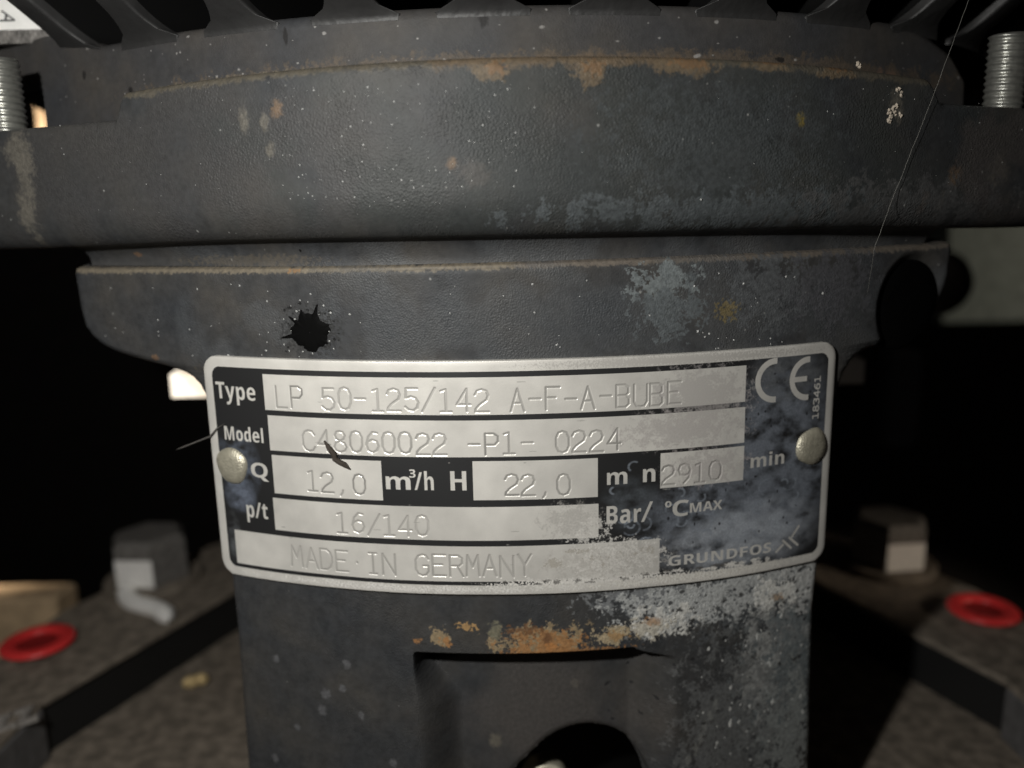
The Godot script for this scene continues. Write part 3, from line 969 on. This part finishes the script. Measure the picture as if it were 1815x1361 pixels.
	for k in 60:
		var x := rng.randf_range(-4, 40)
		sh.stain(x, -54.7 + rng.randf_range(-0.25, 0.5), rng.randf_range(0.2, 1.1), rng.randf_range(0.15, 0.5), Color(0.85, 0.82, 0.77) if k % 3 else Color(0.07, 0.065, 0.06), 0.8, 2, 1.2, 0.15, 0.06, k * 11)
	sh.stain(14, -51.5, 8, 3.4, Color(0.86, 0.83, 0.78), 0.7, 4, 3.0, 0.1, 0.03, 210)
	sh.stain(9, -46.4, 4, 2.4, Color(0.86, 0.83, 0.78), 0.6, 4, 3.0, 0.1, 0.03, 280)
	sh.stain(26, -55.7, 24, 0.9, Color(0.9, 0.86, 0.79), 0.9, 4, 2.0, 0.2, 0.05, 40)
	sh.stain(-16, -55.8, 30, 0.7, Color(0.9, 0.87, 0.82), 0.8, 4, 2.2, 0.2, 0.05, 70)
	sh.stain(7, -45, 5, 3.0, Color(0.42, 0.4, 0.37), 0.42, 4, 2.6, 0.3, 0.02, 80)
	sh.stain(27, -27, 9, 5.0, Color(0.42, 0.39, 0.38), 0.42, 4, 2.6, 0.3, 0.02, 130)
	sh.stain(24, -32, 11, 3.0, Color(0.44, 0.4, 0.39), 0.42, 4, 2.6, 0.3, 0.02, 180)
	sh.stain(28, -38, 7, 3.0, Color(0.42, 0.38, 0.375), 0.42, 4, 2.6, 0.3, 0.02, 230)
	sh.stain(25, -21.3, 26, 0.8, Color(0.38, 0.36, 0.34), 0.5, 2, 1.6, 0.2)
	for k in 22:
		sh.stain(rng.randf_range(-38, 34), rng.randf_range(-54, -23), rng.randf_range(0.2, 0.9), rng.randf_range(0.05, 0.14), Color(0.25, 0.24, 0.22), 0.6, 2, 0.6, 0.3, 0.0, k * 3)
	var mp := PackedByteArray()
	mp.resize(w * h * 3)
	for k in w * h:
		var lum := sh.r[k]
		mp[k * 3] = 255
		mp[k * 3 + 1] = int(clampf((0.42 if bare[k] else 0.55) * 255.0, 0, 255))
		mp[k * 3 + 2] = int(clampf((lum - 0.3) * 1.4, 0.0, 0.45) * 255.0)
	var orm := ImageTexture.create_from_image(Image.create_from_data(w, h, false, Image.FORMAT_RGB8, mp))
	var mat := StandardMaterial3D.new()
	mat.albedo_texture = sh.picture(lut)
	mat.roughness = 1.0
	mat.roughness_texture = orm
	mat.roughness_texture_channel = BaseMaterial3D.TEXTURE_CHANNEL_GREEN
	mat.metallic = 1.0
	mat.metallic_texture = orm
	mat.metallic_texture_channel = BaseMaterial3D.TEXTURE_CHANNEL_BLUE
	mat.heightmap_enabled = true
	mat.heightmap_texture = sh.relief()
	mat.heightmap_scale = 0.016
	mat.texture_repeat = false
	# the sheet: rounded corners, turned edge
	var pos := PackedVector3Array()
	var uv := PackedVector2Array()
	var cols := 160
	var rows: Array = [[y1, -0.6], [y1, 0.5], [y1 - 0.12, 0.68]]
	for k in 60:
		rows.append([lerpf(y1 - 0.2, y0 + 0.2, k / 59.0), 0.72])
	rows.append_array([[y0 + 0.12, 0.68], [y0, 0.5], [y0, -0.6]])
	for rw in rows:
		var y: float = rw[0]
		var dy := maxf(maxf(y - (y1 - 2.6), (y0 + 2.6) - y), 0.0)
		var cut := 2.6 - sqrt(maxf(0.0, 2.6 * 2.6 - dy * dy))
		for i in cols + 4:
			var e := mini(i, cols + 3 - i)
			var s := lerpf(s0 + cut, s1 - cut, clampf((i - 2) / (cols - 1.0), 0.0, 1.0))
			var n: float = rw[1]
			if e == 0:
				n = -0.6
			elif e == 1:
				n = minf(n, 0.5)
			elif e == 2:
				n = minf(n, 0.66)
				s += 0.08 if i < cols / 2 else -0.08
			n += 0.05 * sin(s * 0.25) * sin(y * 0.3)
			pos.append(wall_point(s, y, LIP_R, LIP_PH, n))
			uv.append(sh.uv(s, y))
	var plate := put("nameplate", grid(cols + 4, rows.size(), pos, uv), mat, pump)
	plate.set_meta("label", "curved metal nameplate with black print and stamped characters")
	var dome := [Vector2(0.03, 0.8), Vector2(0.8, 0.82), Vector2(1.6, 0.76), Vector2(2.2, 0.6), Vector2(2.7, 0.32), Vector2(3.0, 0.0), Vector2(3.0, -0.4)]
	for q in [Vector2(-46.6, -37.9), Vector2(46.8, -36.9)]:
		var rv := put("rivet", lathe(dome, 40, 0.035), M.rivet, plate)
		rv.position = wall_point(q.x, q.y, LIP_R, LIP_PH, 0.75) * MM
		rv.basis = Basis(Quaternion(Vector3.UP, wall_normal(q.x, LIP_R, LIP_PH))) * Basis(Vector3.UP, q.x)

func film_over(sh: Sheet, bare: PackedByteArray, s: float, y: float, rs: float, ry: float, c: Color, strength: float, off: int) -> void:   # a film that clings to the ink and only grazes bare metal
	var n1: PackedByteArray = noise_bytes[1]
	var n2: PackedByteArray = noise_bytes[2]
	for j in range(maxi(sh.row(y + ry), 0), mini(sh.row(y - ry) + 1, sh.h)):
		var yy := sh.y1 - (j + 0.5) / sh.h * (sh.y1 - sh.y0)
		for i in range(maxi(sh.col(s - rs), 0), mini(sh.col(s + rs) + 1, sh.w)):
			var ss := sh.s0 + (i + 0.5) / sh.w * (sh.s1 - sh.s0)
			var d := sqrt(((ss - s) / rs) ** 2 + ((yy - y) / ry) ** 2)
			if d > 1.0:
				continue
			var q := ((j + off) & 511) * 512 + ((i + off * 2) & 511)
			var qc := ((j / 2 + off * 3) & 511) * 512 + ((i / 3 + off) & 511)
			var a := n1[qc] / 255.0 * 0.75 + n1[q] / 255.0 * 0.25
			var m := clampf((1.0 - d) * 2.0, 0.0, 1.0) * strength * (clampf((a - 0.22) * 2.4, 0.0, 1.0) if rs > 1.0 else 1.0)
			var k := j * sh.w + i
			if bare[k]:
				m *= 0.12
			var v := 0.72 + 0.56 * n2[q] / 255.0
			sh.r[k] = lerpf(sh.r[k], c.r * v, m)
			sh.g[k] = lerpf(sh.g[k], c.g * v, m)
			sh.b[k] = lerpf(sh.b[k], c.b * v, m)
			sh.z[k] += m * 0.05 * (v - 0.6)

func stroke_points(ch: String) -> Array:
	var res := []
	for part in String(strokes[ch]).split("|"):
		var pts := []
		for p in part.split(" "):
			var xy := p.split(",")
			pts.append(Vector2(float(xy[0]), float(xy[1])))
		res.append(pts)
	return res

func fill_tri(bare: PackedByteArray, w: int, h: int, t: Array) -> void:
	var a: Vector2 = t[0]
	var b: Vector2 = t[1]
	var c: Vector2 = t[2]
	var area := (b - a).cross(c - a)
	if absf(area) < 1e-6:
		return
	for j in range(maxi(int(minf(a.y, minf(b.y, c.y))), 0), mini(int(maxf(a.y, maxf(b.y, c.y))) + 2, h)):
		for i in range(maxi(int(minf(a.x, minf(b.x, c.x))), 0), mini(int(maxf(a.x, maxf(b.x, c.x))) + 2, w)):
			var p := Vector2(i + 0.5, j + 0.5)
			var u := (b - a).cross(p - a) / area
			var v := (c - b).cross(p - b) / area
			var x := (a - c).cross(p - c) / area
			if u >= -0.001 and v >= -0.001 and x >= -0.001:
				bare[j * w + i] = 1

func line_bare(bare: PackedByteArray, w: int, h: int, a: Vector2, b: Vector2, r: float) -> void:
	for j in range(maxi(int(minf(a.y, b.y) - r), 0), mini(int(maxf(a.y, b.y) + r) + 2, h)):
		for i in range(maxi(int(minf(a.x, b.x) - r), 0), mini(int(maxf(a.x, b.x) + r) + 2, w)):
			if Geometry2D.get_closest_point_to_segment(Vector2(i, j), a, b).distance_to(Vector2(i, j)) < r:
				bare[j * w + i] = 1

func line_groove(gr: PackedFloat32Array, w: int, h: int, a: Vector2, b: Vector2, ppm: float) -> void:
	var r := 0.4 * ppm
	for j in range(maxi(int(minf(a.y, b.y) - r), 0), mini(int(maxf(a.y, b.y) + r) + 2, h)):
		for i in range(maxi(int(minf(a.x, b.x) - r), 0), mini(int(maxf(a.x, b.x) + r) + 2, w)):
			var d := Geometry2D.get_closest_point_to_segment(Vector2(i, j), a, b).distance_to(Vector2(i, j)) / ppm
			var v := 1.0 - smoothstep(0.05, 0.26, d)
			if v > gr[j * w + i]:
				gr[j * w + i] = v

# ------------------------------------------------------------------ lower parts, out of focus
func level_poly(pts: Array, y: float) -> PackedVector2Array:
	var r := PackedVector2Array()
	for p in pts:
		var q := on_level(p[0], p[1], y)
		r.append(Vector2(q.x, q.z))
	return r

func build_base(pump: Node3D) -> void:
	var disc := PackedVector2Array()
	for i in 96:
		disc.append(Vector2(cos(TAU * i / 96), sin(TAU * i / 96)) * 138.0 + Vector2(0, 22))
	put("base_flange", prism(disc, -150.0, -119.0, 2.0), M.cast, pump)
	var slab := level_poly([[440, 1030], [75, 1243], [-30, 1345], [-220, 1330], [-60, 1215], [30, 1140], [110, 1082], [250, 1016], [440, 940]], -105.0)
	var mirror := PackedVector2Array()
	for p in slab:
		mirror.append(Vector2(-p.x, p.y))
	for k in 2:
		var poly := slab if k == 0 else mirror
		var sd := -1.0 if k == 0 else 1.0
		put("side_pad", prism(poly, -106.4, -105.0, 0.5), M.cast, pump)
		var end := level_poly([[74, 1247], [-30, 1348], [-220, 1333], [-60, 1215], [20, 1160]], -105.0)
		if k == 1:
			for i in end.size():
				end[i] = Vector2(-end[i].x, end[i].y)
		put("pad_end", prism(end, -118.8, -106.5, 0.4), M.pad, pump)
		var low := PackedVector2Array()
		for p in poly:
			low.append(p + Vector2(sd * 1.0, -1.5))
		put("shade_band", prism(low, -118.9, -106.5, 0.3), M.side_shade, pump)  # near-black block: shade on the side of the pad put into the colour
		# hexagon bolt
		var hexa := PackedVector2Array()
		for i in 6:
			var a := TAU * i / 6.0 + (1.134 if k == 0 else 0.96)
			hexa.append(Vector2(cos(a), sin(a)) * 11.0)
		var bolt := put("hex_bolt", prism(hexa, 0.0, 13.5, 1.6), M.bolt, pump)
		var glint_face := PackedVector2Array()
		for i in 2:
			glint_face.append(hexa[i] * 1.012)
		glint_face.append(hexa[1] * 0.985)
		glint_face.append(hexa[0] * 0.985)
		put("facet_highlight", prism(glint_face, 0.4, 8.6, 0.05), M.bright, bolt)  # pale plate: a glint of light put onto one facet as colour
		bolt.position = Vector3(109.5 * sd, -103.0, 8.0) * MM
		var washer := put("washer", lathe([Vector2(9, 2.0), Vector2(13.2, 2.0), Vector2(13.6, 1.6), Vector2(13.6, 0.0)], 48), M.cast, pump)
		washer.position = Vector3(109.5 * sd, -104.9, 8.0) * MM
		# red plastic plug: a raised ring round a dark cup
		var ring := TorusMesh.new()
		ring.inner_radius = 4.6 * MM
		ring.outer_radius = 8.6 * MM
		var rg := put("red_plug", ring, M.red, pump)
		rg.scale.y = 0.5
		rg.position = Vector3((122.5 if k == 0 else 120.0) * sd, -103.2, 46.0 if k == 0 else 40.0) * MM
		var cup := put("cup", lathe([Vector2(6.0, 0.6), Vector2(4.8, -0.6), Vector2(0.05, -1.0)], 40), plain(Color(0.22, 0.012, 0.012), 0.5), rg)
		cup.position = Vector3.ZERO
	# bright tube added as the highlight on the rim beside the left bolt
	var path := []
	for q in [[224, 1036], [223, 1048], [226, 1060], [236, 1068], [252, 1073], [270, 1077], [286, 1083], [297, 1092], [302, 1100]]:
		path.append(on_level(q[0], q[1], -104.0 + (1060 - minf(q[1], 1060.0)) * 0.12))
	put("highlight_strip", tube(path, 2.5, 10), M.bright, pump)
	# worn cast letters on the left pad, 
	var tm := TextMesh.new()
	var fo := SystemFont.new()
	fo.font_names = PackedStringArray(["Droid Sans"])
	fo.font_weight = 700
	tm.font = fo
	tm.font_size = 40
	tm.pixel_size = 0.00019
	tm.depth = 0.0012
	tm.text = "ZZ"
	var le := put("cast_letters", tm, M.letters, pump)
	le.position = on_level(26, 1276, -104.8) * MM
	le.basis = Basis(Vector3.UP, deg_to_rad(38)) * Basis(Vector3.RIGHT, deg_to_rad(-90))
	# white guard behind the pedestal
	var g0 := at(300, 660, 214)
	var g1 := at(1532, 655, 214)
	var pl := PackedVector2Array([Vector2(g0.x, g0.z), Vector2(g1.x, g1.z), Vector2(g1.x - 4, g1.z - 12), Vector2(g0.x + 4, g0.z - 12)])
	put("coupling_guard", prism(pl, g0.y - 6.2, g0.y + 0.6, 1.2), M.white, pump).set_meta("label", "white guard strip that shows behind the pedestal on both sides")
	put("hole_backing", lathe([Vector2(0.05, -62), Vector2(33, -62), Vector2(34, -63), Vector2(34, -115)], 48), M.black, pump).position = Vector3(6, 0, 56) * MM  # black cylinder added behind the hole to keep it dark
	var gs := SurfaceTool.new()
	gs.begin(Mesh.PRIMITIVE_TRIANGLES)
	for k in 300:
		var s := rng.randf_range(-32.0, 0.0) if k < 170 else rng.randf_range(-80.0, 85.0)
		var y := rng.randf_range(1.0, 17.0)
		if k > 230:
			var w2 := wall_point(s if s > -74.0 and s < 50.0 else s * 0.5, rng.randf_range(-21.0, -9.0), LIP_R, LIP_PH, 0.0)
			chip(gs, w2, wall_normal(s if s > -74.0 and s < 50.0 else s * 0.5, LIP_R, LIP_PH), 0.07 + 0.13 * rng.randf() ** 2)
		else:
			chip(gs, wall_point(s, y, FL_R, FL_PH, 0.0), wall_normal(s, FL_R, FL_PH), 0.04 + 0.09 * rng.randf() ** 3)
	for k in 22:  # pale chips added as glints round the splash
		var a := rng.randf() * TAU
		var rr := rng.randf_range(3.0, 5.2) if k < 16 else rng.randf_range(5.0, 8.0)
		var sp := Vector2(-31.2 + cos(a) * rr, -16.4 + sin(a) * rr * 0.9)
		chip(gs, wall_point(sp.x, sp.y, LIP_R, LIP_PH, 0.05), wall_normal(sp.x, LIP_R, LIP_PH), rng.randf_range(0.07, 0.15))
	var glint := plain(Color(0.42, 0.42, 0.41), 0.2)
	put("grit", gs.commit(), glint, pump).set_meta("kind", "stuff")

func chip(st: SurfaceTool, p: Vector3, n: Vector3, r: float) -> void:
	var a := n.cross(Vector3.UP).normalized()
	var b := n.cross(a)
	var ring := []
	var t0 := rng.randf() * TAU
	for i in 5:
		var t := t0 + TAU * i / 5.0
		ring.append(p + (a * cos(t) + b * sin(t)) * r * rng.randf_range(0.7, 1.5))
	var top := p + n * r * rng.randf_range(0.6, 1.1)
	for i in 5:
		tri(st, ring[i], ring[(i + 1) % 5], top, p - n * r)

# ------------------------------------------------------------------ what stands behind
func slab_at(called: String, px0: float, py0: float, px1: float, py1: float, d: float, deep: float, mat: Material) -> MeshInstance3D:
	var a := at(px0, py0, d)
	var b := at(px1, py1, d)
	var z := (a.z + b.z) / 2.0
	var poly := PackedVector2Array([Vector2(a.x, z), Vector2(b.x, z), Vector2(b.x, z - deep), Vector2(a.x, z - deep)])
	return put(called, prism(poly, minf(a.y, b.y), maxf(a.y, b.y), 1.0), mat)

func build_surroundings() -> void:
	var wall := put("wall", prism(PackedVector2Array([Vector2(-900, -420), Vector2(900, -420), Vector2(900, -440), Vector2(-900, -440)]), -400, 600), M.dark)
	wall.set_meta("kind", "structure")
	wall.set_meta("label", "dark wall behind the pump")
	var fl := put("floor", prism(PackedVector2Array([Vector2(-900, 500), Vector2(900, 500), Vector2(900, -420), Vector2(-900, -420)]), -420, -402), M.dark)
	fl.set_meta("kind", "structure")
	fl.set_meta("label", "dark floor far below the pump")
	tag(slab_at("wooden_board", -160, 1078, 140, 1230, 330, 12, M.tan), "tan wooden board behind the red plug on the left", "board")
	tag(slab_at("wooden_strip", 47, 130, 92, 240, 300, 8, M.tan), "narrow tan wooden strip seen between the left stud and the flange", "wood strip")
	tag(slab_at("pale_box", 1630, 360, 2100, 580, 520, 60, M.pale), "pale grey blurred box to the right of the flange lip", "box")
	tag(slab_at("grey_post", 1565, 620, 1640, 800, 420, 10, plain(Color(0.1, 0.105, 0.12), 0.8)), "dim grey post behind the pedestal under the pale box", "post")
	var kn := put("round_shade_blob", lathe([Vector2(0.05, 5), Vector2(7, 4.6), Vector2(11, 2.5), Vector2(12, -2), Vector2(10, -6), Vector2(0.05, -7)], 32), M.black)  # black shape added for a dark blob of shadow
	kn.position = at(1664, 500, 330) * MM
	kn.basis = Basis(Vector3.RIGHT, deg_to_rad(80))
	tag(kn, "black round shape added as shade in front of the pale grey box", "shade_blob")
	# white label plate behind the fins, top left
	var o := at(20, 22, 176)
	var lb := Node3D.new()
	lb.name = "label_plate"
	lb.position = o * MM
	add_child(lb)
	tag(lb, "white label plate with a letter A at the top left behind the fins", "label plate")
	var pl := put("plate", BoxMesh.new(), M.white, lb)
	(pl.mesh as BoxMesh).size = Vector3(34, 17, 1.2) * MM
	pl.position = Vector3(-6, 5.4, 0) * MM
	var rim := put("rim", BoxMesh.new(), M.bolt, lb)
	(rim.mesh as BoxMesh).size = Vector3(34, 2.2, 2.4) * MM
	rim.position = Vector3(-6, -4.1, -0.2) * MM
	var tm := TextMesh.new()
	var fo := SystemFont.new()
	fo.font_names = PackedStringArray(["Droid Sans"])
	tm.font = fo
	tm.font_size = 32
	tm.pixel_size = 0.0000965
	tm.depth = 0.0002
	tm.text = "A"
	var le := put("letter", tm, plain(Color(0.05, 0.05, 0.05), 0.6), lb)
	le.position = Vector3(-0.4, -1.0, 0.72) * MM
	le.rotation.z = deg_to_rad(-108)

func build_debris() -> void:
	# cobweb thread from the fins down across the flange
	var path := []
	var pts := [[1718, -30, 1.0], [1692, 40, 1.0], [1664, 115, 1.0], [1648, 160, 1.0], [1604, 282, 0.6], [1572, 362, 0.6], [1540, 440, 1.0]]
	for q in pts:
		var p := hit(q[0], q[1], FL_R, FL_PH)
		path.append(wall_point(p.x, p.y, FL_R, FL_PH, q[2]))
	var e := hit(1520, 540, LIP_R, LIP_PH)
	path.append(wall_point(e.x, e.y, LIP_R, LIP_PH, 1.5))
	var fine := []
	for k in path.size() - 1:
		for m in 6:
			fine.append(path[k].lerp(path[k + 1], m / 6.0) + Vector3(rng.randf_range(-0.05, 0.05), 0, 0))
	var silk := plain(Color(0.17, 0.165, 0.15), 0.6)
	tag(put("cobweb_thread", tube(fine, 0.03, 5), silk), "thin pale cobweb thread slanting across the right of the flange", "cobweb")
	# dark flake lying on the plate
	var fl := []
	for q in [[578, 780], [588, 795], [596, 803], [597, 812], [606, 818], [614, 822], [623, 830]]:
		var p := hit(q[0], q[1], LIP_R + 0.7, LIP_PH)
		fl.append(wall_point(p.x, p.y, LIP_R, LIP_PH, 1.0 + rng.randf() * 0.2))
	tag(put("dirt_flake", tube(fl, 0.42, 6), plain(Color(0.03, 0.022, 0.015), 0.8)), "dark brown crumb stuck across the second and third fields of the nameplate", "dirt flake")
	# fibre at the left edge of the plate
	var fb := []
	for q in [[338, 788, 3.0], [352, 783, 3.5], [366, 777, 2.5], [382, 770, 1.2], [392, 757, 0.95], [405, 748, 0.95]]:
		var p := hit(q[0], q[1], LIP_R, LIP_PH)
		fb.append(wall_point(p.x, p.y, LIP_R, LIP_PH, q[2]))
	tag(put("fibre", tube(fb, 0.13, 5), plain(Color(0.06, 0.055, 0.05), 0.8)), "short dark fibre sticking out from the left edge of the nameplate", "fibre")
	# two yellow crumbs on the base
	var spots := [[338, 1212, "pale yellow crumb on the base, left of a pair"], [357, 1207, "pale yellow crumb on the base, right of a pair"]]
	for q in spots:
		var w := on_level(q[0], q[1], -118.0)
		var c := put("crumb", lathe([Vector2(0.05, 2.2), Vector2(1.3, 1.8), Vector2(1.9, 0.8), Vector2(1.6, -0.4), Vector2(0.05, -0.9)], 14, 0.1), dirty(Color(0.5, 0.37, 0.18), 0.2, 6.0, 0.8, 0.0, 0.2, 21))
		c.position = w * MM
		c.rotation.y = q[0]
		tag(c, q[2], "crumb", "yellow crumbs on the base")
	# clump of pale grit on the right corner of the flange
	var st := SurfaceTool.new()
	st.begin(Mesh.PRIMITIVE_TRIANGLES)
	for q in [[1592, 160], [1597, 166], [1583, 191], [1577, 198], [1588, 190], [1578, 207], [1596, 205], [1575, 215], [1587, 200], [1520, 112], [1522, 118]]:
		var p := hit(q[0], q[1], FL_R, FL_PH)
		for k in 4:
			chip(st, wall_point(p.x + rng.randf_range(-0.3, 0.3), p.y + rng.randf_range(-0.3, 0.3), FL_R, FL_PH, 0.0), wall_normal(p.x, FL_R, FL_PH), rng.randf_range(0.15, 0.32))
	var gc := put("grit_clump", st.commit(), plain(Color(0.42, 0.36, 0.29), 0.8))
	tag(gc, "clump of pale grit stuck at the right corner of the flange", "grit")
